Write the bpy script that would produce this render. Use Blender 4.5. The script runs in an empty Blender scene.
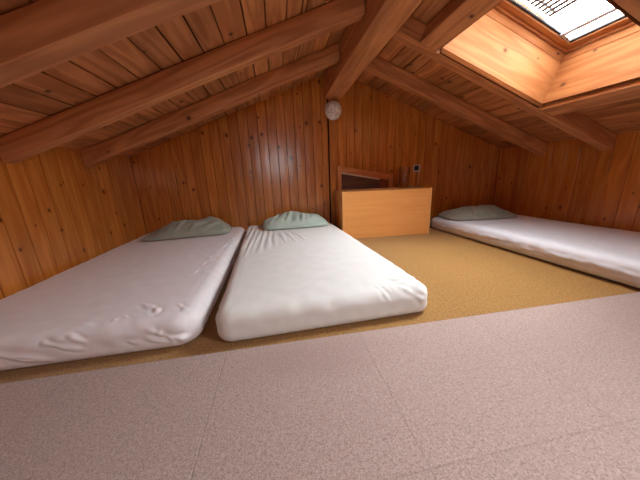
import bpy, bmesh, math, random
import numpy as np
from mathutils import Vector, Matrix

# ------------------------------------------------------------------ camera, world, exposure
SC = bpy.context.scene
COL = SC.collection
random.seed(7)
rng = np.random.default_rng(7)

CAM_H = 0.66
def cam_axes(yaw, pitch, roll):
    y, p, r = (math.radians(v) for v in (yaw, pitch, roll))
    f = Vector((math.sin(y)*math.cos(p), math.cos(y)*math.cos(p), -math.sin(p)))
    ri = Vector((math.cos(y), -math.sin(y), 0)); up = ri.cross(f)
    return math.cos(r)*ri + math.sin(r)*up, -math.sin(r)*ri + math.cos(r)*up, f
cd = bpy.data.cameras.new('camera')
cd.sensor_fit = 'HORIZONTAL'; cd.sensor_width = 36.0; cd.lens = 36.0*248/640
cd.clip_start = 0.02
cam = bpy.data.objects.new('camera', cd); COL.objects.link(cam)
_r, _u, _f = cam_axes(9.3, 14.65, -2.25)
m = Matrix((( _r.x, _u.x, -_f.x, 0), (_r.y, _u.y, -_f.y, 0), (_r.z, _u.z, -_f.z, CAM_H), (0, 0, 0, 1)))
cam.matrix_world = m
SC.camera = cam

W = bpy.data.worlds.new('sky'); SC.world = W; W.use_nodes = True
bg = W.node_tree.nodes['Background']
# overcast sky with a bright patch of cloud where the sun stands, high to the right
SKY, PATCH, PDIR = 5.0, 17.5, Vector((0.68, -0.04, 0.72)).normalized()
wt = W.node_tree; wn_ = wt.nodes; wl = wt.links
tcw = wn_.new('ShaderNodeTexCoord'); dt = wn_.new('ShaderNodeVectorMath'); dt.operation = 'DOT_PRODUCT'
wl.new(tcw.outputs['Generated'], dt.inputs[0]); dt.inputs[1].default_value = PDIR
mr_ = wn_.new('ShaderNodeMapRange'); mr_.interpolation_type = 'SMOOTHSTEP'
mr_.inputs['From Min'].default_value = math.cos(math.radians(52)); mr_.inputs['From Max'].default_value = math.cos(math.radians(16))
mr_.inputs['To Min'].default_value = SKY; mr_.inputs['To Max'].default_value = PATCH
wl.new(dt.outputs['Value'], mr_.inputs['Value']); wl.new(mr_.outputs[0], bg.inputs[1])
bg.inputs[0].default_value = (0.925, 0.98, 1.035, 1)

SC.view_settings.view_transform = 'Standard'
SC.view_settings.look = 'None'
SC.view_settings.gamma = 1.0
SC.view_settings.use_curve_mapping = False
SC.view_settings.exposure = 1.95
SC.cycles.max_bounces = 12
SC.cycles.diffuse_bounces = 8
SC.cycles.transparent_max_bounces = 12
SC.cycles.use_denoising = True
SC.cycles.caustics_reflective = False
SC.cycles.caustics_refractive = False

def portal(name, loc, rot_matrix, sx, sy):
    l = bpy.data.lights.new(name, 'AREA'); l.shape = 'RECTANGLE'; l.size = sx; l.size_y = sy
    l.cycles.is_portal = True
    o = bpy.data.objects.new(name, l); COL.objects.link(o)
    mw = rot_matrix.to_4x4(); mw.translation = loc; o.matrix_world = mw

# ------------------------------------------------------------------ dimensions of the loft
XL, XR, XC = -1.42, 2.84, 0.70          # knee walls, ridge
YB, YF = 2.90, -1.7                     # gable at the back, wall behind the camera
ZR, SL = 1.725, 0.385                   # ridge height of the boards, slope
AK = math.atan(SL); CK, SK = math.cos(AK), math.sin(AK)
EDGE = 0.885                            # where the grey carpet stops
def roof_z(x): return ZR - SL*abs(x - XC)
def RP(u, y, n, side=1):                # slope coordinates: u down the slope, n up through the roof
    return (XC + side*(u*CK + n*SK), y, ZR - u*SK + n*CK)

# ------------------------------------------------------------------ node helpers
def new_mat(name):
    mt = bpy.data.materials.new(name); mt.use_nodes = True
    nt = mt.node_tree
    return mt, nt, nt.nodes['Principled BSDF']
def N(nt, typ, **kw):
    n = nt.nodes.new(typ)
    for k, v in kw.items(): setattr(n, k, v)
    return n
def setin(n, **kw):
    for k, v in kw.items(): n.inputs[k.replace('_', ' ')].default_value = v
    return n
def L(nt, a, b): nt.links.new(a, b)
def ramp(nt, stops, interp='LINEAR'):
    r = N(nt, 'ShaderNodeValToRGB'); r.color_ramp.interpolation = interp
    e = r.color_ramp.elements
    while len(e) > 1: e.remove(e[-1])
    e[0].position = stops[0][0]; e[0].color = (*stops[0][1], 1)
    for p, c in stops[1:]:
        x = e.new(p); x.color = (*c, 1)
    return r
def mathn(nt, op, a=None, b=None, va=0.0, vb=0.0):
    n = N(nt, 'ShaderNodeMath', operation=op)
    n.inputs[0].default_value = va; n.inputs[1].default_value = vb
    if a is not None: L(nt, a, n.inputs[0])
    if b is not None: L(nt, b, n.inputs[1])
    return n.outputs[0]
def mix(nt, fac, a, b, mode='MIX'):
    n = N(nt, 'ShaderNodeMix', data_type='RGBA', blend_type=mode)
    for s, v in ((n.inputs[0], fac), (n.inputs[6], a), (n.inputs[7], b)):
        if isinstance(v, (int, float)): s.default_value = v
        elif isinstance(v, tuple): s.default_value = (*v, 1)
        else: L(nt, v, s)
    return n.outputs[2]
def srgb(r, g, b):
    f = lambda c: (c/255/12.92) if c/255 <= .04045 else ((c/255+.055)/1.055)**2.4
    return (f(r), f(g), f(b))

# ------------------------------------------------------------------ wood
def wood(name, light, dark, knot, rough=0.4, vary=0.25, knots=0.45, bump=0.15, ring=0.5, knot_pitch=(0.10, 0.34), spec=0.5, stain=0.0):
    mt, nt, b = new_mat(name)
    wc = N(nt, 'ShaderNodeAttribute', attribute_name='wc')
    rn = N(nt, 'ShaderNodeAttribute', attribute_name='rnd')
    mp = N(nt, 'ShaderNodeMapping'); mp.inputs['Scale'].default_value = (38, 1.6, 38); L(nt, wc.outputs['Vector'], mp.inputs[0])
    n1 = setin(N(nt, 'ShaderNodeTexNoise'), Scale=1.0, Detail=5.0, Roughness=0.6); L(nt, mp.outputs[0], n1.inputs['Vector'])
    mp2 = N(nt, 'ShaderNodeMapping'); mp2.inputs['Scale'].default_value = (9, 0.9, 9); L(nt, wc.outputs['Vector'], mp2.inputs[0])
    n2 = setin(N(nt, 'ShaderNodeTexNoise'), Scale=1.0, Detail=2.0, Roughness=0.5); L(nt, mp2.outputs[0], n2.inputs['Vector'])
    rg = mathn(nt, 'MULTIPLY', n2.outputs['Fac'], None, vb=34.0)
    rg = mathn(nt, 'SINE', rg)
    rg = mathn(nt, 'MULTIPLY_ADD', rg, None, vb=0.5*ring); nt.nodes[-1].inputs[2].default_value = 0.5
    g = mathn(nt, 'MULTIPLY', n1.outputs['Fac'], rg)
    g = mathn(nt, 'MULTIPLY', g, None, vb=2.0)
    rp = ramp(nt, [(0.12, dark), (0.75, light)]); L(nt, g, rp.inputs[0])
    # per board tone
    v = mathn(nt, 'MULTIPLY_ADD', rn.outputs['Fac'], None, vb=vary*2); nt.nodes[-1].inputs[2].default_value = 1-vary
    cmb = N(nt, 'ShaderNodeCombineColor'); 
    for i in range(3): L(nt, v, cmb.inputs[i])
    c = mix(nt, 1.0, rp.outputs[0], cmb.outputs[0], 'MULTIPLY')
    # knots: round spots with a ring, some boards have more
    sx, sy = knot_pitch
    mk = N(nt, 'ShaderNodeMapping'); mk.inputs['Scale'].default_value = (1/sx, 1/sy, 0); L(nt, wc.outputs['Vector'], mk.inputs[0])
    vo = N(nt, 'ShaderNodeTexVoronoi', voronoi_dimensions='2D'); vo.inputs['Scale'].default_value = 1.0; L(nt, mk.outputs[0], vo.inputs['Vector'])
    df = N(nt, 'ShaderNodeVectorMath', operation='SUBTRACT'); L(nt, mk.outputs[0], df.inputs[0]); L(nt, vo.outputs['Position'], df.inputs[1])
    sc = N(nt, 'ShaderNodeVectorMath', operation='MULTIPLY'); L(nt, df.outputs[0], sc.inputs[0]); sc.inputs[1].default_value = (sx, sy*0.8, 0)
    ln = N(nt, 'ShaderNodeVectorMath', operation='LENGTH'); L(nt, sc.outputs[0], ln.inputs[0])
    sp = N(nt, 'ShaderNodeSeparateColor'); L(nt, vo.outputs['Color'], sp.inputs[0])
    keep = mathn(nt, 'LESS_THAN', sp.outputs[0], None, vb=knots)
    rad = mathn(nt, 'MULTIPLY_ADD', sp.outputs[1], None, vb=0.009); nt.nodes[-1].inputs[2].default_value = 0.004
    q = mathn(nt, 'DIVIDE', ln.outputs['Value'], rad)
    kr = ramp(nt, [(0.0, (1, 1, 1)), (0.32, (.85, .85, .85)), (0.5, (.25, .25, .25)), (1.0, (0, 0, 0))])
    q2 = mathn(nt, 'MULTIPLY', q, None, vb=0.4); L(nt, q2, kr.inputs[0])
    kf = mathn(nt, 'MULTIPLY', kr.outputs[0], keep)
    c = mix(nt, kf, c, knot)
    if stain > 0:
        s1 = setin(N(nt, 'ShaderNodeTexNoise'), Scale=3.0, Detail=3.0); L(nt, wc.outputs['Vector'], s1.inputs['Vector'])
        sr = ramp(nt, [(0.5, (0, 0, 0)), (0.7, (stain, stain, stain))]); L(nt, s1.outputs['Fac'], sr.inputs[0])
        c = mix(nt, sr.outputs[0], c, tuple(x*0.45 for x in dark))
    L(nt, c, b.inputs['Base Color'])
    b.inputs['Roughness'].default_value = rough
    b.inputs['Specular IOR Level'].default_value = spec
    bp = setin(N(nt, 'ShaderNodeBump'), Strength=bump, Distance=0.004); L(nt, n1.outputs['Fac'], bp.inputs['Height']); L(nt, bp.outputs[0], b.inputs['Normal'])
    return mt

M = {}
M['panel'] = wood('varnished_pine_panelling', srgb(204, 130, 56), srgb(172, 95, 34), srgb(92, 44, 16), rough=0.24, vary=0.10, knots=0.42, ring=0.3, spec=0.8)
M['ceil'] = wood('rough_roof_boards', srgb(196, 132, 82), srgb(160, 98, 56), srgb(62, 34, 20), rough=0.62, vary=0.2, knots=0.3, bump=0.35, stain=0.35, spec=0.3)
M['beam'] = wood('rafter_timber', srgb(206, 142, 92), srgb(168, 106, 64), srgb(70, 38, 22), rough=0.55, vary=0.06, knots=0.25, bump=0.3, knot_pitch=(0.14, 0.5), spec=0.35, stain=0.2)
M['skyl'] = wood('pale_pine_lining', srgb(172, 112, 66), srgb(150, 90, 48), srgb(96, 58, 30), rough=0.65, spec=0.12, vary=0.06, knots=0.5, ring=0.5, knot_pitch=(0.16, 0.22))
M['sash'] = wood('orange_sash_pine', srgb(186, 132, 84), srgb(160, 104, 60), srgb(90, 44, 20), rough=0.5, vary=0.06, knots=0.1)
M['beech'] = wood('beech_laminate', srgb(230, 162, 92), srgb(218, 146, 76), srgb(196, 134, 70), rough=0.38, vary=0.02, knots=0.0, ring=0.10, bump=0.03)
M['edge'] = wood('pale_edge_band', srgb(230, 172, 106), srgb(220, 156, 90), srgb(196, 134, 70), rough=0.4, vary=0.02, knots=0.0, ring=0.2, bump=0.03)
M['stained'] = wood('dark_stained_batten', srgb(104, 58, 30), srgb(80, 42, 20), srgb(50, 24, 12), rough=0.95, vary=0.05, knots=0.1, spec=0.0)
M['frame'] = wood('hatch_frame_pine', srgb(214, 142, 80), srgb(190, 114, 58), srgb(90, 44, 20), rough=0.38, vary=0.06, knots=0.1)
M['hatch'] = wood('dark_hatch_wood', srgb(98, 58, 34), srgb(78, 42, 24), srgb(50, 24, 12), rough=0.5, vary=0.05, knots=0.1)
M['hatch_red'] = wood('red_brown_hatch_wood', srgb(132, 70, 36), srgb(106, 52, 24), srgb(60, 28, 12), rough=0.45, vary=0.05, knots=0.1)

def simple(name, col, rough=0.5, metal=0.0, spec=0.5):
    mt, nt, b = new_mat(name)
    no = setin(N(nt, 'ShaderNodeTexNoise'), Scale=60.0, Detail=2.0)
    tc = N(nt, 'ShaderNodeTexCoord'); L(nt, tc.outputs['Object'], no.inputs['Vector'])
    r = ramp(nt, [(0.3, tuple(x*0.94 for x in col)), (0.7, tuple(min(1, x*1.05) for x in col))]); L(nt, no.outputs['Fac'], r.inputs[0])
    L(nt, r.outputs[0], b.inputs['Base Color'])
    b.inputs['Roughness'].default_value = rough; b.inputs['Metallic'].default_value = metal; b.inputs['Specular IOR Level'].default_value = spec
    return mt
M['dark'] = simple('dark_roof_underlay', (0.012, 0.009, 0.007), 0.9, spec=0.1)
M['alu'] = simple('grey_aluminium', (0.50, 0.51, 0.54), 0.45, 0.0)
M['galv'] = simple('galvanised_steel', (0.06, 0.065, 0.075), 0.8, 0.0, 0.1)
M['white'] = simple('white_plastic', srgb(214, 206, 194), 0.4)
M['black'] = simple('black_plastic', (0.012, 0.012, 0.013), 0.3)
M['whitewood'] = simple('white_painted_strip', srgb(226, 205, 182), 0.45)
M['brass'] = simple('dull_brass', (0.42, 0.28, 0.12), 0.4, 0.9)

def glass_thin(name, refl=1.0, tint=(0.97, 0.98, 0.98)):
    mt, nt, b = new_mat(name); nt.nodes.remove(b)
    out = [n for n in nt.nodes if n.type == 'OUTPUT_MATERIAL'][0]
    t = N(nt, 'ShaderNodeBsdfTransparent'); t.inputs[0].default_value = (*tint, 1)
    g = N(nt, 'ShaderNodeBsdfGlossy'); g.inputs['Roughness'].default_value = 0.03
    f = N(nt, 'ShaderNodeLayerWeight'); f.inputs[0].default_value = 0.5
    fm = mathn(nt, 'POWER', f.outputs['Facing'], None, vb=4.0)
    fm = mathn(nt, 'MULTIPLY_ADD', fm, None, vb=0.7*refl); nt.nodes[-1].inputs[2].default_value = 0.035*refl
    mx = N(nt, 'ShaderNodeMixShader'); L(nt, fm, mx.inputs[0]); L(nt, t.outputs[0], mx.inputs[1]); L(nt, g.outputs[0], mx.inputs[2])
    L(nt, mx.outputs[0], out.inputs[0])
    return mt
M['pane'] = glass_thin('window_glass')
M['glass'] = glass_thin('jar_glass', 2.2, (0.94, 0.92, 0.90))

# carpets: fibre noise + tile joints
def carpet_mat(name, c1, c2, pitch, off, seam, tone, bump, stain=None, ribs=0.0, scale=260):
    mt, nt, b = new_mat(name)
    ge = N(nt, 'ShaderNodeNewGeometry')
    pos = ge.outputs['Position']
    n1 = setin(N(nt, 'ShaderNodeTexNoise'), Scale=scale, Detail=3.0, Roughness=0.7); L(nt, pos, n1.inputs['Vector'])
    n2 = setin(N(nt, 'ShaderNodeTexNoise'), Scale=scale*0.4, Detail=3.0, Roughness=0.6); L(nt, pos, n2.inputs['Vector'])
    ad = mathn(nt, 'MULTIPLY_ADD', n2.outputs['Fac'], None, vb=0.3); L(nt, mathn(nt, 'MULTIPLY', n1.outputs['Fac'], None, vb=0.7), ad.node.inputs[2])
    r = ramp(nt, [(0.34, c2), (0.66, c1)]); L(nt, ad, r.inputs[0])
    c = r.outputs[0]
    # joint grid
    mp = N(nt, 'ShaderNodeMapping'); mp.vector_type = 'POINT'
    mp.inputs['Location'].default_value = (-off[0]/pitch[0], -off[1]/pitch[1], 0); mp.inputs['Scale'].default_value = (1/pitch[0], 1/pitch[1], 1)
    L(nt, pos, mp.inputs[0])
    sp = N(nt, 'ShaderNodeSeparateXYZ'); L(nt, mp.outputs[0], sp.inputs[0])
    ds = []
    for i in (0, 1):
        fr = mathn(nt, 'FRACT', sp.outputs[i]); fr = mathn(nt, 'SUBTRACT', fr, None, vb=0.5); fr = mathn(nt, 'ABSOLUTE', fr)
        d = mathn(nt, 'SUBTRACT', None, fr, va=0.5); ds.append(mathn(nt, 'MULTIPLY', d, None, vb=pitch[i]))
    dm = mathn(nt, 'MINIMUM', ds[0], ds[1])
    sr = ramp(nt, [(0.0, (1, 1, 1)), (0.0014, (1, 1, 1)), (0.0034, (0, 0, 0))]); L(nt, dm, sr.inputs[0])
    # tile tone from white noise of the tile index: pile laid in different directions
    fl = N(nt, 'ShaderNodeVectorMath', operation='FLOOR'); L(nt, mp.outputs[0], fl.inputs[0])
    fs = N(nt, 'ShaderNodeVectorMath', operation='MULTIPLY'); L(nt, fl.outputs[0], fs.inputs[0]); fs.inputs[1].default_value = (1, 1, 0)
    wn = N(nt, 'ShaderNodeTexWhiteNoise', noise_dimensions='3D'); L(nt, fs.outputs[0], wn.inputs['Vector'])
    tv = mathn(nt, 'MULTIPLY_ADD', wn.outputs['Value'], None, vb=tone*2); nt.nodes[-1].inputs[2].default_value = 1-tone
    cc = N(nt, 'ShaderNodeCombineColor')
    for i in range(3): L(nt, tv, cc.inputs[i])
    c = mix(nt, 1.0, c, cc.outputs[0], 'MULTIPLY')
    c = mix(nt, mathn(nt, 'MULTIPLY', sr.outputs[0], None, vb=seam), c, tuple(x*0.3 for x in c2))
    if stain:
        (sx, sy, rx, ry, col, amt) = stain
        mo = N(nt, 'ShaderNodeMapping'); mo.inputs['Location'].default_value = (-sx/rx, -sy/ry, 0); mo.inputs['Scale'].default_value = (1/rx, 1/ry, 0)
        L(nt, pos, mo.inputs[0])
        ns = setin(N(nt, 'ShaderNodeTexNoise'), Scale=7.0, Detail=3.0); L(nt, pos, ns.inputs['Vector'])
        ln = N(nt, 'ShaderNodeVectorMath', operation='LENGTH'); L(nt, mo.outputs[0], ln.inputs[0])
        q = mathn(nt, 'MULTIPLY_ADD', ns.outputs['Fac'], None, vb=0.9); L(nt, ln.outputs['Value'], nt.nodes[-1].inputs[2])
        st = ramp(nt, [(0.85, (amt, amt, amt)), (1.5, (0, 0, 0))]); 
        st.color_ramp.elements[1].position = 1.0; st.color_ramp.elements[0].position = 0.55
        q = mathn(nt, 'MULTIPLY', q, None, vb=0.66); L(nt, q, st.inputs[0])
        c = mix(nt, st.outputs[0], c, col)
    L(nt, c, b.inputs['Base Color']); b.inputs['Roughness'].default_value = 0.95; b.inputs['Specular IOR Level'].default_value = 0.1
    b.inputs['Sheen Weight'].default_value = 0.15; b.inputs['Sheen Roughness'].default_value = 0.6
    h = mathn(nt, 'SUBTRACT', ad, mathn(nt, 'MULTIPLY', sr.outputs[0], None, vb=0.3))
    if ribs > 0:
        mr = N(nt, 'ShaderNodeMapping'); mr.inputs['Scale'].default_value = (110, 5, 1); L(nt, pos, mr.inputs[0])
        nr = setin(N(nt, 'ShaderNodeTexNoise'), Scale=1.0, Detail=2.0); L(nt, mr.outputs[0], nr.inputs['Vector'])
        h = mathn(nt, 'ADD', h, mathn(nt, 'MULTIPLY', nr.outputs['Fac'], None, vb=ribs))
    bp = setin(N(nt, 'ShaderNodeBump'), Strength=bump, Distance=0.004); L(nt, h, bp.inputs['Height']); L(nt, bp.outputs[0], b.inputs['Normal'])
    return mt
M['ochre'] = carpet_mat('ochre_carpet', srgb(180, 132, 66), srgb(112, 74, 30), (0.53, 0.53), (0.295, 1.24), 0.18, 0.03, 0.9, scale=170)
M['grey'] = carpet_mat('grey_pink_carpet', srgb(194, 168, 157), srgb(126, 104, 96), (0.535, 0.515), (0.292, 0.367), 0.17, 0.03, 0.6,
                       stain=(0.12, 0.78, 0.36, 0.13, srgb(150, 122, 114), 0.4), ribs=0.35, scale=330)

def cloth(name, c1, c2, scale=500, bump=0.12, speck=0.5, blot=0.0):
    mt, nt, b = new_mat(name)
    tc = N(nt, 'ShaderNodeTexCoord'); pos = tc.outputs['Object']
    n1 = setin(N(nt, 'ShaderNodeTexNoise'), Scale=scale, Detail=2.0, Roughness=0.7); L(nt, pos, n1.inputs['Vector'])
    n2 = setin(N(nt, 'ShaderNodeTexNoise'), Scale=14.0, Detail=4.0); L(nt, pos, n2.inputs['Vector'])
    s = mathn(nt, 'MULTIPLY_ADD', n1.outputs['Fac'], None, vb=speck); L(nt, mathn(nt, 'MULTIPLY', n2.outputs['Fac'], None, vb=1-speck), s.node.inputs[2])
    r = ramp(nt, [(0.35, c2), (0.65, c1)]); L(nt, s, r.inputs[0])
    L(nt, r.outputs[0], b.inputs['Base Color'])
    b.inputs['Roughness'].default_value = 0.85; b.inputs['Specular IOR Level'].default_value = 0.2
    b.inputs['Sheen Weight'].default_value = 0.2
    h = mathn(nt, 'ADD', n1.outputs['Fac'], mathn(nt, 'MULTIPLY', n2.outputs['Fac'], None, vb=2.5))
    bp = setin(N(nt, 'ShaderNodeBump'), Strength=bump, Distance=0.003); L(nt, h, bp.inputs['Height']); L(nt, bp.outputs[0], b.inputs['Normal'])
    return mt
M['sheet_lilac'] = cloth('lilac_white_sheet', srgb(234, 227, 226), srgb(224, 216, 216))
M['sheet_cream'] = cloth('cream_white_sheet', srgb(228, 225, 219), srgb(219, 215, 208))
M['sheet_blue'] = cloth('cool_white_sheet', srgb(228, 225, 228), srgb(217, 214, 218))
M['pillow_sage'] = cloth('sage_pillowcase', srgb(168, 170, 154), srgb(150, 153, 138), 420, 0.2)
M['pillow_mint'] = cloth('mint_pillowcase', srgb(184, 196, 182), srgb(168, 182, 168), 420, 0.2)
M['pillow_speck'] = cloth('speckled_grey_pillowcase', srgb(164, 162, 146), srgb(124, 124, 110), 160, 0.3, 0.8)

# ------------------------------------------------------------------ mesh builder with wood coordinates
class MB:
    def __init__(s): s.v = []; s.f = []; s.wc = []; s.rn = []
    def add(s, verts, faces, wc=None, rnd=0.5):
        o = len(s.v); s.v += [tuple(map(float, p)) for p in verts]
        s.f += [tuple(i+o for i in f) for f in faces]
        s.wc += [tuple(map(float, p)) for p in (wc if wc is not None else verts)]
        s.rn += [rnd]*len(verts)
    def build(s, name, mat, parent=None, smooth=False, weld=False):
        me = bpy.data.meshes.new(name); me.from_pydata(s.v, [], s.f)
        a = me.attributes.new('wc', 'FLOAT_VECTOR', 'POINT'); a.data.foreach_set('vector', np.array(s.wc, dtype=np.float32).ravel())
        a = me.attributes.new('rnd', 'FLOAT', 'POINT'); a.data.foreach_set('value', np.array(s.rn, dtype=np.float32))
        bm = bmesh.new(); bm.from_mesh(me)
        bmesh.ops.recalc_face_normals(bm, faces=bm.faces)
        bm.to_mesh(me); bm.free()
        me.materials.append(mat)
        if smooth:
            for p in me.polygons: p.use_smooth = True
        o = bpy.data.objects.new(name, me); COL.objects.link(o)
        if parent: o.parent = parent
        return o

def loft(mb, prof, n_st, fn, rnd=None, off=None):
    """prof: closed list of (a, b); fn(s, a, b) -> (point, along). One beam or board with closed ends."""
    rnd = random.random() if rnd is None else rnd
    off = (random.uniform(0, 40), random.uniform(0, 40), random.uniform(0, 40)) if off is None else off
    vs, wc, fs = [], [], []; k = len(prof)
    girth = [0.0]                         # distance round the section, so the grain wraps round the edges
    for p, q in zip(prof[:-1], prof[1:]): girth.append(girth[-1]+math.hypot(q[0]-p[0], q[1]-p[1]))
    for i in range(n_st):
        s = i/(n_st-1)
        for (a, b), gx in zip(prof, girth):
            p, al = fn(s, a, b)
            vs.append(p); wc.append((gx+off[0], al+off[1], off[2]))
    for i in range(n_st-1):
        for j in range(k):
            fs.append((i*k+j, i*k+(j+1) % k, (i+1)*k+(j+1) % k, (i+1)*k+j))
    fs.append(tuple(range(k))); fs.append(tuple((n_st-1)*k+j for j in range(k)))
    mb.add(vs, fs, wc, rnd)

def rect_prof(a0, a1, b0, b1, c=0.004):
    return [(a0+c, b0), (a1-c, b0), (a1, b0+c), (a1, b1-c), (a1-c, b1), (a0+c, b1), (a0, b1-c), (a0, b0+c)]
def board(mb, o, ex, ey, ez, sx, sy, sz, c=0.0015, n=2, rnd=None):
    """A chamfered board: o centre, ex width axis, ey length axis, ez thickness axis."""
    o, ex, ey, ez = (Vector(t) for t in (o, ex, ey, ez))
    def fn(s, a, b): return o + ex*a + ey*(s-0.5)*sy + ez*b, s*sy
    loft(mb, rect_prof(-sx/2, sx/2, -sz/2, sz/2, c), n, fn, rnd)

def tag(o, label=None, cat=None, group=None, kind=None):
    if label: o['label'] = label
    if cat: o['category'] = cat
    if group: o['group'] = group
    if kind: o['kind'] = kind
    return o
def empty(name, loc=(0, 0, 0), rz=0.0):
    o = bpy.data.objects.new(name, None); COL.objects.link(o); o.location = loc; o.rotation_euler = (0, 0, rz)
    o.empty_display_size = 0.05
    return o
def struct(o): o['kind'] = 'structure'; return o

X_, Y_, Z_ = Vector((1, 0, 0)), Vector((0, 1, 0)), Vector((0, 0, 1))

# ------------------------------------------------------------------ floor
def slab(name, x0, x1, y0, y1, z0, z1, mat, c=0.0):
    mb = MB()
    board(mb, ((x0+x1)/2, (y0+y1)/2, (z0+z1)/2), X_, Y_, Z_, x1-x0, y1-y0, z1-z0, c)
    return mb.build(name, mat)
struct(slab('floor', XL-0.05, XR+0.05, YF-0.05, YB+0.05, -0.05, 0.0, M['ochre'], 0.001))
gc = slab('carpet', XL+0.003, XR-0.003, YF+0.004, EDGE, 0.0, 0.007, M['grey'], 0.003)
tag(gc, 'grey-pink carpet of square tiles covering the front of the floor', 'carpet')

# ------------------------------------------------------------------ panelled walls
def plank_prof(w, t=0.014, c=0.0012):
    return [(-w/2, -t), (-w/2, -c), (-w/2+c, 0), (0, 0.0006), (w/2-c, 0), (w/2, -c), (w/2, -t)]
def panel_wall(name, along, pitches, place, z_lo, z_hi, holes=(), backing=None):
    """planks side by side: along = list of (c, w); place(a, depth, z) -> point; z_hi(a) top; holes (a0, a1, z0, z1)."""
    mb = MB()
    for c, w in along:
        segs = [(None, None)]
        for (a0, a1, h0, h1) in holes:
            if c+w/2 > a0 and c-w/2 < a1: segs = [(None, h0), (h1, None)]
        r = random.random(); off = (random.uniform(0, 40), random.uniform(0, 40), 0)
        for lo, hi in segs:
            def fn(s, a, b, c=c, lo=lo, hi=hi):
                zl = z_lo if lo is None else lo
                zh = z_hi(c+a) if hi is None else hi
                z = zl + (zh-zl)*s
                return place(c+a, b, z), z
            loft(mb, plank_prof(w-0.0045), 2, fn, r, off)
    if backing: backing(mb)
    return struct(mb.build(name, M['panel']))
def rows(a0, a1, pitch, jit=0.0):
    out = []; a = a0
    while a < a1-1e-6:
        w = min(pitch*(1+random.uniform(-jit, jit)), a1-a)
        if a1-a-w < pitch*0.25: w = a1-a
        out.append((a+w/2, w)); a += w
    return out
SEAM = 0.618
# back gable: two panelled fields that meet at a dark upright joint under the ridge
gab = rows(XL, SEAM-0.008, 0.098) + rows(SEAM+0.006, XR, 0.098)
panel_wall('wall_back', gab, None, lambda a, b, z: (a, YB-b, z), 0.0, lambda a: roof_z(a)-0.001)
struct(slab('wall_back_outer', XL-0.06, XR+0.06, YB+0.0145, YB+0.06, -0.05, 1.95, M['dark'])).name = 'wall_back_sheathing'
panel_wall('wall_left', rows(YF, YB, 0.118, 0.12), None, lambda a, b, z: (XL+b, a, z), 0.0, lambda a: roof_z(XL)-0.001)
struct(slab('wall_left_sheathing', XL-0.06, XL-0.0145, YF-0.05, YB+0.05, -0.05, 1.0, M['dark']))
panel_wall('wall_right', rows(YF, YB, 0.132, 0.14), None, lambda a, b, z: (XR-b, a, z), 0.0, lambda a: roof_z(XR)-0.001)
struct(slab('wall_right_sheathing', XR+0.0145, XR+0.06, YF-0.05, YB+0.05, -0.05, 1.0, M['dark']))
RW = (-0.18, 0.36, 0.80, 1.26)              # unseen window added in the gable behind the camera for light
front = rows(XL, RW[0], 0.1) + rows(RW[0], RW[1], 0.1) + rows(RW[1], XR, 0.1)
panel_wall('wall_front', front, None, lambda a, b, z: (a, YF+b, z), 0.0, lambda a: roof_z(a)-0.001, holes=[RW])
mbf = MB()
for (x0, x1, z0, z1) in ((XL-0.06, RW[0], -0.05, 1.95), (RW[1], XR+0.06, -0.05, 1.95), (RW[0], RW[1], -0.05, RW[2]), (RW[0], RW[1], RW[3], 1.95)):
    board(mbf, ((x0+x1)/2, YF-0.037, (z0+z1)/2), X_, Z_, Y_, x1-x0, z1-z0, 0.045, 0.0)
struct(mbf.build('wall_front_sheathing', M['dark']))

# ------------------------------------------------------------------ roof boards with the two skylight wells cut out
U0, U1 = 0.535, 1.462                    # skylight well along the slope
WELLS = [(1.035, 1.757), (-0.95, -0.23)] # along the ridge, right slope; the second is unseen, added for light
WELLS_L = []
WT = 0.013                               # thickness of the well's lining
UE = (XR-XC)/CK + 0.02
def cut(y0, y1, holes):
    segs = [(y0, y1)]
    for h0, h1 in holes:
        nx = []
        for a, b in segs:
            if h1 <= a or h0 >= b: nx.append((a, b)); continue
            if a < h0: nx.append((a, h0))
            if b > h1: nx.append((h1, b))
        segs = nx
    return segs
mb = MB()
for side in (1, -1):
    marks = [0.0]; u = 0.0
    while u < UE:
        u += 0.125*(1+random.uniform(-0.07, 0.07)); marks.append(min(u, UE))
    marks = sorted(set([x for x in marks if min(abs(x-U0+WT), abs(x-U1-WT)) > 0.03] + [U0-WT, U1+WT]))
    wells = [(a-WT, b+WT) for a, b in (WELLS if side == 1 else WELLS_L)]
    for a, b in zip(marks[:-1], marks[1:]):
        joint = random.choice([-1.3, -0.6, 0.5, 1.4]) 
        inside = a >= U0-WT-1e-6 and b <= U1+WT+1e-6
        segs = cut(YF, YB+0.0, wells if inside else [])
        r, off = random.random(), (random.uniform(0, 40), random.uniform(0, 40), 0)
        gap = random.choice([0.005, 0.006, 0.008, 0.010])
        for y0, y1 in segs:
            for ya, yb in cut(y0, y1, [(joint, joint+0.002)]):
                tilt = random.uniform(-0.0015, 0.0015)
                def fn(s, p, q, a=a, b=b, ya=ya, yb=yb, tilt=tilt):
                    y = ya + (yb-ya)*s
                    return RP((a+b)/2+p, y, q+tilt*(1+p*8), side), y
                loft(mb, rect_prof(-(b-a)/2+gap/2, (b-a)/2-gap/2, 0.0, 0.02, 0.0015), 2, fn, r, off)
struct(mb.build('ceiling', M['ceil']))
mb = MB()
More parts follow.
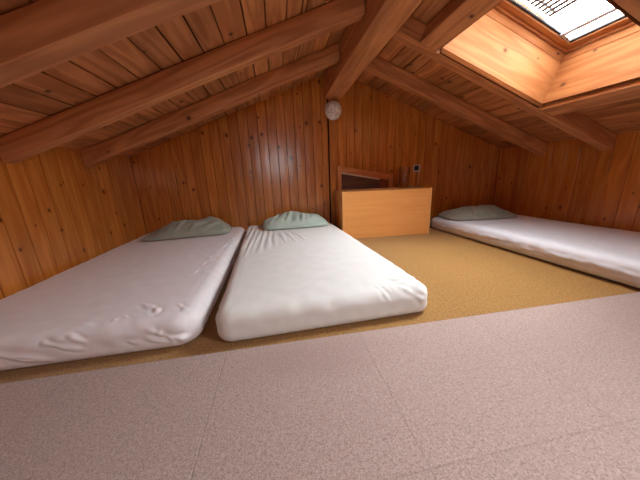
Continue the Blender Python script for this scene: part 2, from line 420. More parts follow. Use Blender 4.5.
for side in (1, -1):
    spans = [(-0.05, U0-WT, YF-0.06, YB+0.06), (U1+WT, UE+0.14, YF-0.06, YB+0.06)]
    wells = [(a-WT, b+WT) for a, b in (WELLS if side == 1 else WELLS_L)]
    spans += [(U0-WT, U1+WT, y0, y1) for y0, y1 in cut(YF-0.06, YB+0.06, wells)]
    for u0, u1, y0, y1 in spans:
        def fn(s, p, q, u0=u0, u1=u1, y0=y0, y1=y1): return RP(p, y0+(y1-y0)*s, q, side), s
        loft(mb, [(u0, 0.028), (u1, 0.028), (u1, 0.06), (u0, 0.06)], 2, fn, 0.5)
struct(mb.build('roof_underlay', M['dark']))

# ------------------------------------------------------------------ timbers
RW2 = 0.055                               # half width of the ridge beam
def wob(seed, amp=0.003):
    r = random.Random(seed); ph = [(r.uniform(0, 6), r.uniform(1.5, 6)) for _ in range(3)]
    return lambda y: sum(math.sin(p+f*y) for p, f in ph)*amp/3
mb = MB()
w1, w2 = wob(1), wob(2)
prof = [(-RW2+0.002, 1.430), (RW2-0.006, 1.430), (RW2, 1.436), (RW2, ZR-SL*(RW2+0.012)-0.006), (0.008, ZR-0.006), (-RW2-0.048, ZR-SL*(RW2+0.048)-0.010), (-RW2-0.048, 1.462), (-RW2-0.010, 1.436)]
def fn(s, a, b):
    y = YF+0.002 + (YB-YF-0.006)*s
    return (0.692+a+w1(y), y, b+(w2(y) if b < 1.5 else 0)), y
loft(mb, prof, 40, fn, 0.6, (11.3, 4.1, 2.2))
rb = mb.build('ridge_beam', M['beam'])
tag(rb, 'heavy timber ridge beam running along the peak to the white globe lamp', 'beam', kind='thing')

def rafter(y0, y1, side, label, d=0.115, seed=0, rnd=0.5, into=None):
    mb = into or MB(); wa, wb = wob(seed), wob(seed+50)
    xa = 0.060 if side == 1 else 0.118
    def fn(s, a, b):
        u0, u1 = (xa-b*SK)/CK, ((XR-XC if side == 1 else XC-XL)-0.004-b*SK)/CK
        u = u0+(u1-u0)*s
        low = b < -0.05
        return RP(u, a+wa(u), b+(wb(u) if low else 0), side), u
    loft(mb, rect_prof(y0, y1, -d, -0.005, 0.0035), 30, fn, rnd)
    if into: return
    o = mb.build('rafter', M['beam'])
    return tag(o, label, 'rafter', 'roof rafters', 'thing')
rafter(2.235, 2.305, -1, 'left slope rafter nearest the back gable, above the grey green pillow', seed=3, rnd=0.45)
rafter(1.640, 1.712, -1, 'second left slope rafter from the back gable, running above the left mattress', seed=4, rnd=0.5)
rafter(1.025, 1.120, -1, 'broad dark rafter nearest the viewer on the left slope', seed=5, rnd=0.4)
rafter(2.320, 2.400, 1, 'right slope rafter nearest the back gable with a long crack along its side', seed=6, rnd=0.5)
rafter(1.772, 1.858, 1, 'right slope rafter along the far side of the skylight well', d=0.121, seed=7, rnd=0.55)
rafter(0.925, 1.018, 1, 'right slope rafter along the near side of the skylight well', d=0.121, seed=8, rnd=0.5)

rest = MB()                               # the timbers over the viewer's head and behind
for y in (0.430, -0.170, -1.000, -1.600): rafter(y, y+0.08, -1, '', seed=int(y*100), into=rest)
for y in (0.330, -0.214, -1.045): rafter(y, y+0.08, 1, '', seed=int(y*90), into=rest)
struct(rest.build('ceiling_timbers', M['beam']))
def trimmer(u0, u1, label, seed, n0=-0.117):
    mb = MB(); wa = wob(seed, 0.002)
    def fn(s, a, b):
        y = 1.020+(1.770-1.020)*s
        return RP(a+wa(y*2), y, b), y
    loft(mb, rect_prof(u0, u1, n0, -0.005, 0.004), 16, fn, 0.6)
    return tag(mb.build('trimmer_joist', M['beam']), label, 'joist', kind='thing')
trimmer(0.378, 0.508, 'short timber between rafters along the upper edge of the skylight well', 21)
trimmer(1.492, 1.620, 'short timber between rafters along the lower edge of the skylight well', 22)

# ------------------------------------------------------------------ skylights
def skylight(name, y0, y1, side=1):
    root = struct(empty(name, RP((U0+U1)/2, (y0+y1)/2, 0, side)))
    root.rotation_euler = (0, AK, 0) if side == 1 else (0, AK, math.pi)
    bpy.context.view_layer.update()
    hu, hy = (U1-U0)/2, (y1-y0)/2
    T = 0.013
    UX, UY, UN = X_, Y_, Z_
    # local frame: x down the slope, y along the ridge, z up through the roof
    def put(mb, nm, mat): return mb.build(nm, mat, root)
    for (nm, o, ew, el, w, l) in (('far', (0, hy+T/2, 0.062), UN, UX, 0.296, 2*hu+2*T), ('near', (0, -hy-T/2, 0.062), UN, UX, 0.296, 2*hu+2*T)):
        mb = MB(); board(mb, o, ew, el, UY, w, l, T); put(mb, 'lining_panel', M['skyl'])
    for o in ((hu+T/2, 0, 0.062), (-hu-T/2, 0, 0.062)):
        mb = MB(); board(mb, o, UN, UY, UX, 0.296, 2*hy, T); put(mb, 'lining_panel', M['skyl'])
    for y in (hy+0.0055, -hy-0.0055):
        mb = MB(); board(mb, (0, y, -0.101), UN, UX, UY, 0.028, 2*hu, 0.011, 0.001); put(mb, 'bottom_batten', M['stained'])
    # frame lining above the panels, with a narrow dark groove below it
    def ring(nm, a_in, b_in, wdt, z0, z1, mat, c=0.003):
        """four mitred pieces round an opening of half sizes a_in, b_in"""
        mb = MB()
        for s in (1, -1):
            for ax in (0, 1):
                def fn(t, a, b, s=s, ax=ax):
                    k = -1+2*t
                    if ax == 0: return Vector((k*(a_in+a), s*(b_in+a), b)), k*a_in
                    return Vector((s*(a_in+a), k*(b_in+a), b)), k*b_in
                loft(mb, rect_prof(0, wdt, z0, z1, c), 2, fn, 0.5+0.2*s*(ax-0.5))
        return put(mb, nm, mat)
    ring('well_frame', hu+0.002, hy+0.002, 0.03, 0.2135, 0.268, M['skyl'])
    ring('outer_frame', hu-0.012, hy-0.012, 0.05, 0.270, 0.345, M['sash'])
    sa = ring('sash', hu-0.055, hy-0.055, 0.043, 0.285, 0.335, M['sash'])
    ring('glazing_bead', hu-0.068, hy-0.068, 0.013, 0.296, 0.306, M['galv'], 0.001)
    mb = MB(); board(mb, (0, 0, 0.312), UX, UY, UN, 2*hu-0.12, 2*hy-0.12, 0.004, 0); put(mb, 'glass_pane', M['pane'])
    return root, put, hu, hy
root, put, hu, hy = skylight('window_1', *WELLS[0])
# snow grating outside the glass: bars along the ridge on two bearers, and the ventilation bar of the sash
mb = MB()
for i in range(17):
    u = -hu+0.09+i*0.033
    board(mb, (u, hy-0.165, 0.352), X_, Y_, Z_, 0.0185, 0.22, 0.008, 0.001)
put(mb, 'roof_grating', M['galv'])
mb = MB()
for y in (hy-0.09, hy-0.24): board(mb, (-hu+0.09+16*0.033*0.5, y, 0.361), Y_, X_, Z_, 0.010, 16*0.033+0.03, 0.01, 0.001)
put(mb, 'grating_bearer', M['galv'])
mb = MB()
def tube_prof(r, n=12): return [(r*math.cos(2*math.pi*i/n), r*math.sin(2*math.pi*i/n)) for i in range(n)]
loft(mb, tube_prof(0.0085), 2, lambda s, a, b: (Vector((hu-0.155+a, (-1+2*s)*(hy-0.062), 0.290+b)), s))
loft(mb, rect_prof(-0.016, -0.010, -0.004, 0.008, 0.001), 2, lambda s, a, b: (Vector((hu-0.155+a, (-1+2*s)*(hy-0.062), 0.290+b)), s))
put(mb, 'vent_bar', M['alu'])
mb = MB()
board(mb, (hu-0.125, hy-0.075, 0.292), X_, Y_, Z_, 0.04, 0.022, 0.02, 0.004)
loft(mb, tube_prof(0.009), 2, lambda s, a, b: (Vector((hu-0.093+a, hy-0.075+b, 0.280+s*0.03)), s))
put(mb, 'sash_catch', M['alu'])
mb = MB()
loft(mb, tube_prof(0.006), 2, lambda s, a, b: (Vector((hu-0.06+a, hy+0.004-s*0.010, 0.243+b)), s))
put(mb, 'screw_cap', M['black'])
skylight('added_skylight', *WELLS[1])  # unseen skylight behind the camera, added only to light the room
for (y0, y1), sd in [(w, 1) for w in WELLS] + [(w, -1) for w in WELLS_L]:
    ctr = Vector(RP((U0+U1)/2, (y0+y1)/2, 0.40, sd))
    zz = Vector((SK*sd, 0, CK)); xx = Vector((CK*sd, 0, -SK)); yy = zz.cross(xx)
    portal('sky_portal', ctr, Matrix((xx, yy, zz)).transposed(), U1-U0, y1-y0)

# unseen window added in the wall behind the camera to light the room
w3 = struct(empty('added_window', ((RW[0]+RW[1])/2, YF, RW[2])))
mb = MB(); ww, wh = RW[1]-RW[0], RW[3]-RW[2]
for (o, e, l) in (((-ww/2+0.02, -0.02, wh/2), X_, wh), ((ww/2-0.02, -0.02, wh/2), X_, wh), ((0, -0.02, wh/2), X_, wh)):
    board(mb, o, X_, Z_, Y_, 0.04, l, 0.05, 0.003)
for z in (0.02, wh-0.02): board(mb, (0, -0.02, z), Z_, X_, Y_, 0.04, ww, 0.05, 0.003)
mb.build('window_frame', M['sash'], w3)
mb = MB(); board(mb, (0, -0.025, wh/2), X_, Z_, Y_, ww-0.06, wh-0.06, 0.004, 0); mb.build('glass_pane', M['pane'], w3)
portal('sky_portal', Vector(((RW[0]+RW[1])/2, YF-0.08, (RW[2]+RW[3])/2)), Matrix((X_, Z_, -Y_)).transposed(), ww, wh)

# ------------------------------------------------------------------ bedding
def seg_dist(P, a, b):
    a, b = np.array(a), np.array(b); d = b-a
    t = np.clip(((P-a)@d)/(d@d), 0, 1)
    return np.linalg.norm(P-(a+t[:, None]*d), axis=1), t
def vnoise(P, seed, n=18, f0=2.0, f1=9.0):
    r = np.random.default_rng(seed); out = np.zeros(len(P))
    for _ in range(n):
        k = r.normal(size=3); k /= np.linalg.norm(k); f = r.uniform(f0, f1)
        out += np.sin(P@k*f*2*np.pi+r.uniform(0, 6.3))/n**0.5
    return out
def mattress(name, w, l, h, folds, seed, mat, Rc=0.10, rz=0.055, gain=1.0, taper=0.0, fine=1.0):
    """rounded slab, origin at the middle of its base; rows of rings from the middle of the top round the side to the base"""
    NP = 1150; hw, hl = w/2, l/2
    # perimeter of a rounded rectangle, even arc length
    pts = []
    def arc(cx, cy, a0): 
        return [(cx+Rc*math.cos(a0+i*math.pi/2/24), cy+Rc*math.sin(a0+i*math.pi/2/24)) for i in range(25)]
    poly = arc(hw-Rc, hl-Rc, 0)+arc(-hw+Rc, hl-Rc, math.pi/2)+arc(-hw+Rc, -hl+Rc, math.pi)+arc(hw-Rc, -hl+Rc, 1.5*math.pi)
    poly = np.array(poly+poly[:1]); seg = np.linalg.norm(np.diff(poly, axis=0), axis=1); cum = np.r_[0, np.cumsum(seg)]
    s = np.linspace(0, cum[-1], NP, endpoint=False)
    per = np.c_[np.interp(s, cum, poly[:, 0]), np.interp(s, cum, poly[:, 1])]
    nrm = np.roll(per, -1, 0)-np.roll(per, 1, 0); nrm = np.c_[nrm[:, 1], -nrm[:, 0]]; nrm /= np.linalg.norm(nrm, axis=1)[:, None]
    V, Nn = [], []
    def ring_at(scale, inset, z, nz, no):
        base = per*np.array([1-(1-scale), 1-(1-scale)])
        p = base-nrm*inset
        V.append(np.c_[p, np.full(NP, z)])
        Nn.append(np.c_[nrm*no, np.full(NP, nz)])
    for t in (1-0.98*(1-np.linspace(0, 1, 130))**1.5)[:-1]: ring_at(t, rz*t, h, 1, 0)
    ring_at(1, rz, h, 1, 0)
    for a in np.linspace(0, math.pi/2, 18)[1:]: ring_at(1, rz*(1-math.sin(a)), h-rz+rz*math.cos(a), math.cos(a), math.sin(a))
    rb = min(0.042, h-rz-0.005)
    for z in np.linspace(h-rz, rb, 14)[1:]: ring_at(1, 0, z, 0, 1)
    for a in np.linspace(0, math.pi/2, 9)[1:]: ring_at(1, rb*(1-math.cos(a)), rb-rb*math.sin(a), -math.sin(a), math.cos(a))
    P = np.concatenate(V); D = np.concatenate(Nn); NR = len(V)
    # bulge, soft undulation
    q = np.clip(1-np.maximum(abs(P[:, 0])/hw, abs(P[:, 1])/hl), 0, 1)
    up = D[:, 2]
    disp = 0.0010*vnoise(P, seed, 14, 1.0, 3.0)+0.0004*vnoise(P, seed+1, 18, 5, 13)
    edge = np.exp(-((P[:, 2]-h*0.7)/(h*0.5))**2)*np.exp(-(q/0.12)**2)
    disp += 0.0016*edge*vnoise(P, seed+2, 18, 8, 20)
    for f in folds:
        a, b, amp, wd = f[:4]
        d, t = seg_dist(P, a, b)
        d = np.abs(d + 0.45*wd*np.sin(t*7+a[0]*30)); amp_ = amp*gain; wd = wd*1.05*fine
        disp += amp_*(np.exp(-(d/wd)**2)-0.32*np.exp(-((d-1.7*wd)/(1.1*wd))**2))*np.sin(np.clip(t*0.92+0.06, 0, 1)*math.pi)**0.7
    disp *= np.clip((P[:, 2]-0.004)/0.02, 0, 1)
    P = P+D*disp[:, None]
    P[:, 0] *= np.where(P[:, 0] > 0, 1-taper*np.clip((P[:, 1]+hl)/(2*hl), 0, 1), 1)
    P[:, 2] += np.where(up > 0.5, 0.006*np.clip(q*6, 0, 1), 0)
    P[:, 2] = np.maximum(P[:, 2], 0.0)
    me = bpy.data.meshes.new(name)
    vs = [tuple(p) for p in P]; c0 = len(vs); vs.append(tuple(P[:NP].mean(0))); vs.append((0, 0, 0.0))
    fs = []
    for r in range(NR-1):
        for i in range(NP):
            j = (i+1) % NP; fs.append((r*NP+i, (r+1)*NP+i, (r+1)*NP+j, r*NP+j))
    for i in range(NP):
        j = (i+1) % NP; fs.append((i, j, c0)); fs.append(((NR-1)*NP+j, (NR-1)*NP+i, c0+1))
    me.from_pydata(vs, [], fs); me.materials.append(mat)
    bm = bmesh.new(); bm.from_mesh(me); bmesh.ops.recalc_face_normals(bm, faces=bm.faces); bm.to_mesh(me); bm.free()
    for p in me.polygons: p.use_smooth = True
    o = bpy.data.objects.new(name, me); COL.objects.link(o)
    return o

H1, H2, H3 = 0.135, 0.145, 0.125
# left mattress
h1 = H1
f1 = [((0.10, -0.905, h1-.006), (0.30, -0.962, 0.055), 0.013, 0.011), ((0.20, -0.90, h1-.006), (0.39, -0.962, 0.045), 0.013, 0.011),
      ((0.25, -0.79, h1), (0.345, -0.865, h1), 0.0045, 0.013), ((0.335, -0.85, h1), (0.385, -0.958, 0.075), 0.013, 0.011), ((0.375, -0.95, 0.085), (0.47, -0.945, 0.035), 0.013, 0.012),
      ((0.42, -0.84, h1), (0.475, -0.90, h1-.02), 0.006, 0.013), ((0.465, -0.90, h1-.015), (0.475, -0.93, 0.04), 0.012, 0.011), ((0.34, -0.945, 0.10), (0.43, -0.96, 0.05), 0.009, 0.010),
      ((-0.01, -0.955, 0.105), (0.12, -0.963, 0.06), 0.010, 0.010), ((0.02, -0.92, h1-.01), (0.13, -0.96, 0.09), 0.009, 0.010), ((-0.20, -0.955, 0.10), (0.02, -0.965, 0.03), 0.010, 0.013),
      ((0.23, -0.88, h1), (0.30, -0.945, 0.10), 0.008, 0.009), ((-0.32, -0.955, 0.09), (-0.14, -0.965, 0.03), 0.008, 0.013)]
for i in range(7): f1.append(((0.36+0.015*i, -0.45+0.13*i, H1), (0.42+0.008*i, -0.36+0.13*i, H1), 0.004, 0.010))
f1 = [((a[0], a[1]-0.015, a[2]), (b[0], b[1]-0.015, b[2]), p, w) for a, b, p, w in f1]
m1 = mattress('mattress', 1.03, 1.95, H1, f1, 11, M['sheet_lilac'], gain=1.05, fine=0.72)
m1.location = (-0.884, 1.915, 0); m1.rotation_euler = (0, 0, math.radians(0.5))
tag(m1, 'lilac-white sheeted mattress on the floor against the left wall', 'mattress', 'mattresses laid on the floor')
# middle mattress
f2 = []
for i, (xa, ya, xb, yb) in enumerate([(-0.455, 0.80, -0.475, -0.20), (-0.41, 0.80, -0.455, -0.10), (-0.365, 0.72, -0.42, -0.25), (-0.33, 0.62, -0.38, -0.10), (-0.29, 0.58, -0.33, -0.18),
                                      (-0.245, 0.55, -0.27, -0.12), (-0.20, 0.52, -0.21, -0.05), (-0.15, 0.50, -0.12, 0.02), (-0.10, 0.48, -0.04, 0.04), (-0.04, 0.46, 0.05, 0.08)]):
    f2.append(((xa, ya, H2), (xb, yb, H2), 0.0105-0.0006*i, 0.013))
f2 += [((0.33, -0.84, H2), (0.475, -0.90, H2-.03), 0.011, 0.011), ((0.35, -0.88, H2), (0.455, -0.945, H2-.05), 0.014, 0.012), ((0.34, -0.92, H2-.01), (0.44, -0.962, H2-.07), 0.013, 0.011),
       ((0.40, -0.84, H2), (0.485, -0.87, H2-.04), 0.011, 0.011), ((0.42, -0.80, H2), (0.49, -0.83, H2-.04), 0.009, 0.010),
       ((0.23, -0.90, H2), (0.265, -0.955, H2-.05), 0.011, 0.009), ((0.26, -0.90, H2), (0.285, -0.95, H2-.045), 0.007, 0.008)]
m2 = mattress('mattress', 0.985, 1.92, H2, f2, 23, M['sheet_cream'], Rc=0.075, rz=0.06, gain=0.85, taper=0.10)
m2.location = (0.165, 1.895, 0); m2.rotation_euler = (0, 0, math.radians(2.0))
tag(m2, 'cream-white sheeted mattress in the middle, beside the low beech cabinet', 'mattress', 'mattresses laid on the floor')
# right mattress
f3 = []
for i in range(6):
    f3.append(((-0.495, 0.75-0.28*i, 0.05+0.012*(i % 3)), (-0.48, 0.36-0.28*i, 0.085-0.014*(i % 2)), 0.0065, 0.012))
for i in range(5): f3.append(((-0.47+0.02*(i % 2), -0.30-0.12*i, 0.10), (-0.50, -0.52-0.11*i, 0.055), 0.007, 0.011))
m3 = mattress('mattress', 0.99, 1.92, H3, f3, 31, M['sheet_blue'], gain=0.6)
m3.location = (2.298, 1.76, 0.0042); m3.rotation_euler = (-0.0043, 0, math.radians(2.4))
tag(m3, 'cool white mattress along the right wall, right of the low cabinet', 'mattress', 'mattresses laid on the floor')

def pillow(name, w, l, h, seed, mat, shape, folds=(), flat=0.0):
    """w across, l deep; shape(u, v) -> height factor; a shut seam runs round the rim as its own part"""
    n = 90; u = np.linspace(-1, 1, n); U, Vv = np.meshgrid(u, u, indexing='ij'); U, Vv = U.ravel(), Vv.ravel()
    # outline with drawn-in sides and pointed corners
    bx = 1-0.07*(1-Vv**2)**1.0*abs(U)**2; by = 1-0.06*(1-U**2)*abs(Vv)**2
    px, py = U*w/2*(1-0.035*(1-np.cos(Vv*1.2)))*1.0, Vv*l/2
    px *= 1-0.05*(1-Vv**2)*abs(U)**3*-1; 
    px *= 1-0.06*Vv**4*0; 
    corner = (abs(U)*abs(Vv))**6
    px *= 1-0.10*corner; py *= 1-0.10*corner
    prof = ((1-abs(U)**2.6)*(1-abs(Vv)**2.4))**0.55
    Hh = h*prof*shape(U, Vv)
    Pt = np.c_[px, py, Hh]
    base = np.c_[px, py, np.zeros(len(px))]
    nz = 0.030*h/0.1*0.5*vnoise(base, seed, 16, 1.5, 5)*prof+0.0035*vnoise(base, seed+1, 20, 6, 16)*prof**0.5
    Pt[:, 2] += nz
    for a, b, amp, wd in folds:
        d, t = seg_dist(base, (*a, 0), (*b, 0))
        Pt[:, 2] += 1.6*amp*(np.exp(-(d/wd)**2)-0.5*np.exp(-((d-1.8*wd)/(1.2*wd))**2))*np.sin(np.clip(t*.9+.08, 0, 1)*math.pi)**0.6*prof**0.5
    rim = 0.010
    Pt[:, 2] = np.maximum(Pt[:, 2], 0)+rim+0.002
    Pb = np.c_[px, py, rim-rim*np.minimum(1, prof*2.2)]
    vs = [tuple(p) for p in Pt]+[tuple(p) for p in Pb]; o = n*n; fs = []
    I = lambda i, j: i*n+j
    for i in range(n-1):
        for j in range(n-1):
            fs.append((I(i, j), I(i+1, j), I(i+1, j+1), I(i, j+1)))
            fs.append((o+I(i, j), o+I(i, j+1), o+I(i+1, j+1), o+I(i+1, j)))
    loop = [I(i, 0) for i in range(n)]+[I(n-1, j) for j in range(1, n)]+[I(i, n-1) for i in range(n-2, -1, -1)]+[I(0, j) for j in range(n-2, 0, -1)]
    for a, b in zip(loop, loop[1:]+loop[:1]): fs.append((a, b, o+b, o+a))
    me = bpy.data.meshes.new(name); me.from_pydata(vs, [], fs); me.materials.append(mat)
    bm = bmesh.new(); bm.from_mesh(me); bmesh.ops.recalc_face_normals(bm, faces=bm.faces); bm.to_mesh(me); bm.free()
    for p in me.polygons: p.use_smooth = True
    ob = bpy.data.objects.new(name, me); COL.objects.link(ob)
    # corded seam
    cyc = [((Vector(vs[a])+Vector(vs[o+a]))/2) for a in loop]
    k = 6; sv, sf = [], []; L_ = len(cyc)
    for i, c in enumerate(cyc):
        tdir = (cyc[(i+1) % L_]-cyc[i-1]).normalized(); side = tdir.cross(Z_).normalized()
        for q in range(k):
            an = 2*math.pi*q/k; sv.append(tuple(c+(side*math.cos(an)+Z_*math.sin(an))*0.0045))
    for i in range(L_):
        for q in range(k): sf.append((i*k+q, i*k+(q+1) % k, ((i+1) % L_)*k+(q+1) % k, ((i+1) % L_)*k+q))
    ms = bpy.data.meshes.new('seam'); ms.from_pydata(sv, [], sf); ms.materials.append(mat)
    for p in ms.polygons: p.use_smooth = True
    so = bpy.data.objects.new('seam', ms); COL.objects.link(so); so.parent = ob
    return ob
p1 = pillow('pillow', 0.74, 0.42, 0.125, 41, M['pillow_sage'], lambda u, v: np.clip(0.90+0.10*u-0.1*v, 0.3, 1.2)*np.clip(0.45+0.9*(u+1), 0, 1),
            [((0.05, -0.17), (0.20, -0.02), 0.012, 0.016), ((-0.08, -0.18), (-0.02, 0.02), 0.010, 0.018), ((0.18, -0.16), (0.30, -0.05), 0.010, 0.014), ((-0.24, -0.15), (-0.12, 0.05), 0.008, 0.018)])
p1.location = (-0.88, 2.60, 0.0); p1.rotation_euler = (0, 0, math.radians(6))
tag(p1, 'grey green pillow slumped at the head of the left mattress', 'pillow', 'pillows on the mattresses')
p2 = pillow('pillow', 0.66, 0.42, 0.115, 52, M['pillow_mint'], lambda u, v: np.clip(1.0-0.18*u**2-0.1*u, 0.3, 1.2),
            [((-0.10, -0.17), (-0.02, 0.06), 0.010, 0.016), ((0.06, -0.17), (0.10, 0.04), 0.008, 0.014), ((-0.26, -0.15), (-0.16, 0.10), 0.012, 0.018), ((0.16, -0.15), (0.24, 0.0), 0.007, 0.014)])
p2.location = (0.165, 2.63, 0.0); p2.rotation_euler = (0, 0, math.radians(2))
tag(p2, 'pale mint pillow at the head of the middle mattress', 'pillow', 'pillows on the mattresses')
p3 = pillow('pillow', 0.74, 0.42, 0.095, 63, M['pillow_speck'], lambda u, v: np.clip(1.05-0.25*u**2-0.12*u, 0.3, 1.2),
            [((-0.16, -0.18), (-0.08, 0.0), 0.010, 0.014), ((-0.06, -0.18), (-0.01, -0.05), 0.008, 0.013)])
p3.location = (2.215, 2.46, 0.0); p3.rotation_euler = (0, 0, math.radians(-3))
tag(p3, 'speckled grey green pillow on the mattress by the right wall', 'pillow', 'pillows on the mattresses')

def rest_on(top, under):
    """lower a pillow until it lies on its mattress"""
    bpy.context.view_layer.update()
    c = top.matrix_world.translation; r = 0.36
    zs = [(under.matrix_world @ v.co) for v in under.data.vertices]
    top.location.z = max(z.z for z in zs if abs(z.x-c.x) < r and abs(z.y-c.y) < 0.2)+0.0006
for a_, b_ in ((p1, m1), (p2, m2), (p3, m3)): rest_on(a_, b_)

# ------------------------------------------------------------------ low beech cabinet
BW, BD, BH, TB = 0.955, 0.425, 0.49, 0.018
cab = empty('cabinet', (1.118, 2.413, 0.0), math.radians(-2.6))
tag(cab, 'low beech cabinet standing in front of the small sloping hatch', 'cabinet')
mb = MB(); board(mb, (0, 0.010, 0.243), Z_, X_, Y_, 0.484, BW-2*TB-0.002, TB, 0.001); mb.build('front_panel', M['beech'], cab)
for s in (-1, 1):
    mb = MB(); board(mb, (s*(BW/2-TB/2), BD/2+0.001, BH/2), Y_, Z_, X_, BD, BH, TB, 0.001); sp_ = mb.build('side_panel', M['beech'], cab)
    mb = MB(); board(mb, (s*(BW/2-TB/2), 0.0, BH/2), X_, Z_, Y_, TB, BH, 0.0022, 0.0005); mb.build('edge_band', M['edge'], sp_)
mb = MB(); board(mb, (0, BD/2+0.010, BH-0.0125), Y_, X_, Z_, BD-0.02, BW-2*TB-0.001, TB, 0.001); mb.build('top_panel', M['beech'], cab)
mb = MB(); board(mb, (0, BD-0.006, 0.235), Z_, X_, Y_, 0.46, BW-2*TB-0.001, 0.010, 0.001); mb.build('back_panel', M['beech'], cab)

# ------------------------------------------------------------------ small sloping hatch in the gable
hx0, hx1, hz0 = 0.708, 1.388, 0.30
def htop(x): return 0.756-(x-hx0)*0.19
hatch = empty('hatch', (hx0, YB-0.003, hz0))
tag(hatch, 'small framed hatch with a sloping head in the gable behind the cabinet', 'hatch')
def quad_prism(x0, x1, zb0, zb1, zt0, zt1, y0, y1, mat, name, parent):
    mb = MB(); vs = []
    for y in (y0, y1): vs += [(x0, y, zb0), (x1, y, zb1), (x1, y, zt1), (x0, y, zt0)]
    vs = [(x-hx0, y, z-hz0) for x, y, z in vs]
    vert = (zt0-zb0) > (x1-x0)
    wc = [((x, z, y) if vert else (z, x, y)) for x, y, z in vs]
    mb.add(vs, [(0, 1, 2, 3), (4, 7, 6, 5), (0, 4, 5, 1), (1, 5, 6, 2), (2, 6, 7, 3), (3, 7, 4, 0)], wc, 0.5)
    o = mb.build(name, mat, parent)
    bv = o.modifiers.new('bevel', 'BEVEL'); bv.width = 0.002; bv.segments = 2
    return o
jw, th = 0.042, 0.062
quad_prism(hx0, hx0+jw, hz0, hz0, htop(hx0)-0.0, htop(hx0+jw), -0.026, 0.0, M['frame'], 'jamb', hatch)
quad_prism(hx1-0.05, hx1, hz0, hz0, htop(hx1-0.05), htop(hx1), -0.026, 0.0, M['frame'], 'jamb', hatch)
quad_prism(hx0+jw, hx1-0.05, htop(hx0+jw)-th, htop(hx1-0.05)-th, htop(hx0+jw), htop(hx1-0.05), -0.026, 0.0, M['frame'], 'head_trim', hatch)
ix0, ix1 = hx0+jw, 1.222
quad_prism(ix0, ix1, hz0, hz0, htop(ix0)-th-0.002, htop(ix1)-th-0.002, -0.008, 0.0, M['hatch'], 'door_leaf', hatch)
quad_prism(ix0, ix1, htop(ix0)-th-0.020, htop(ix1)-th-0.020, htop(ix0)-th-0.002, htop(ix1)-th-0.002, -0.020, -0.008, M['whitewood'], 'white_strip', hatch)
quad_prism(ix1, hx1-0.05, hz0, hz0, htop(ix1)-th-0.002, htop(hx1-0.05)-th-0.002, -0.016, 0.0, M['hatch_red'], 'mullion_board', hatch)

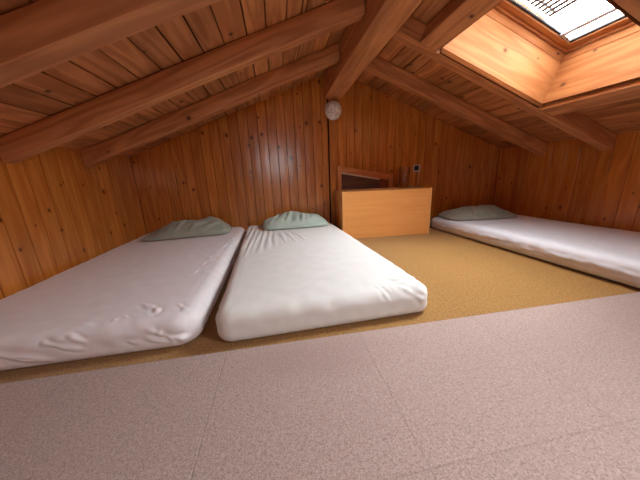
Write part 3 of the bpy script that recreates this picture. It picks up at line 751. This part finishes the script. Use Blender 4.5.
# ------------------------------------------------------------------ globe wall lamp
lx, ly, lz = 0.652, 2.800, 1.312
lamp = empty('wall_lamp', (lx, YB-0.002, lz))
tag(lamp, 'unlit round white globe lamp on the gable under the ridge beam end', 'lamp')
def lathe(profile, n=40):
    mb = MB(); vs, fs = [], []
    for i in range(n):
        a = 2*math.pi*i/n
        vs += [(r*math.cos(a), r*math.sin(a), z) for r, z in profile]
    k = len(profile)
    for i in range(n):
        for j in range(k-1): fs.append((i*k+j, ((i+1) % n)*k+j, ((i+1) % n)*k+j+1, i*k+j+1))
    mb.add(vs, fs); return mb
def globe_mat():
    mt, nt, b = new_mat('paper_globe')
    tc = N(nt, 'ShaderNodeTexCoord')
    vo = N(nt, 'ShaderNodeTexVoronoi', feature='DISTANCE_TO_EDGE'); vo.inputs['Scale'].default_value = 16.0
    ns = setin(N(nt, 'ShaderNodeTexNoise'), Scale=14.0, Detail=3.0); L(nt, tc.outputs['Object'], ns.inputs['Vector'])
    ad = N(nt, 'ShaderNodeVectorMath', operation='MULTIPLY_ADD'); L(nt, ns.outputs['Color'], ad.inputs[0]); ad.inputs[1].default_value = (.1, .1, .1); L(nt, tc.outputs['Object'], ad.inputs[2])
    L(nt, ad.outputs[0], vo.inputs['Vector'])
    r = ramp(nt, [(0.0, srgb(176, 166, 152)), (0.05, srgb(226, 220, 210)), (0.3, srgb(242, 239, 233))]); L(nt, vo.outputs['Distance'], r.inputs[0])
    L(nt, r.outputs[0], b.inputs['Base Color']); b.inputs['Roughness'].default_value = 0.5
    bp = setin(N(nt, 'ShaderNodeBump'), Strength=0.5, Distance=0.004); L(nt, vo.outputs['Distance'], bp.inputs['Height']); L(nt, bp.outputs[0], b.inputs['Normal'])
    return mt
M['globe'] = globe_mat()
R_ = 0.088
mb = lathe([(max(0.0005, R_*math.sin(math.pi*i/28)), R_*1.06*math.cos(math.pi*i/28)) for i in range(29)])
g = mb.build('globe_shade', M['globe'], lamp, smooth=True); g.location = (0, ly-YB+0.002, 0)
mb = lathe([(0.0005, 0.030), (0.035, 0.030), (0.045, 0.022), (0.048, 0.0), (0.0005, 0.0)])
g = mb.build('wall_mount', M['whitewood'], lamp, smooth=True); g.rotation_euler = (math.radians(90), 0, 0)

# ------------------------------------------------------------------ switch, cable, glass jar
sw = empty('light_switch', (1.700, YB-0.002, 0.695))
tag(sw, 'small black switch in a pale square plate on the gable above the cabinet', 'switch')
mb = MB(); board(mb, (0, -0.004, 0), X_, Z_, Y_, 0.088, 0.084, 0.008, 0.002); mb.build('plate', M['white'], sw)
mb = MB(); board(mb, (-0.004, -0.010, 0.004), X_, Z_, Y_, 0.058, 0.056, 0.010, 0.002); mb.build('rocker', M['black'], sw)
mb = MB(); wb = wob(77, 0.004)
loft(mb, tube_prof(0.0026, 8), 12, lambda s, a, b: ((1.732+a+wb(s*3)*(s > .05), YB-0.006+b, 0.6495-s*0.638), s))
tag(mb.build('cable', M['whitewood'], smooth=True), 'thin pale cable running down the gable from the black switch', 'cable')

jar = empty('glass_jar', (1.432, 2.690, BH-0.0035+0.0005))
tag(jar, 'tall clear glass jar standing on the right end of the cabinet', 'jar')
ro, ri, hh = 0.062, 0.058, 0.225
mb = lathe([(0.0005, 0.0), (ro-0.004, 0.0), (ro, 0.005), (ro, hh-0.002), (ro-0.0015, hh), (ri, hh-0.002), (ri, 0.010), (0.0005, 0.008)], 48)
mb.build('glass_body', M['glass'], jar, smooth=True)
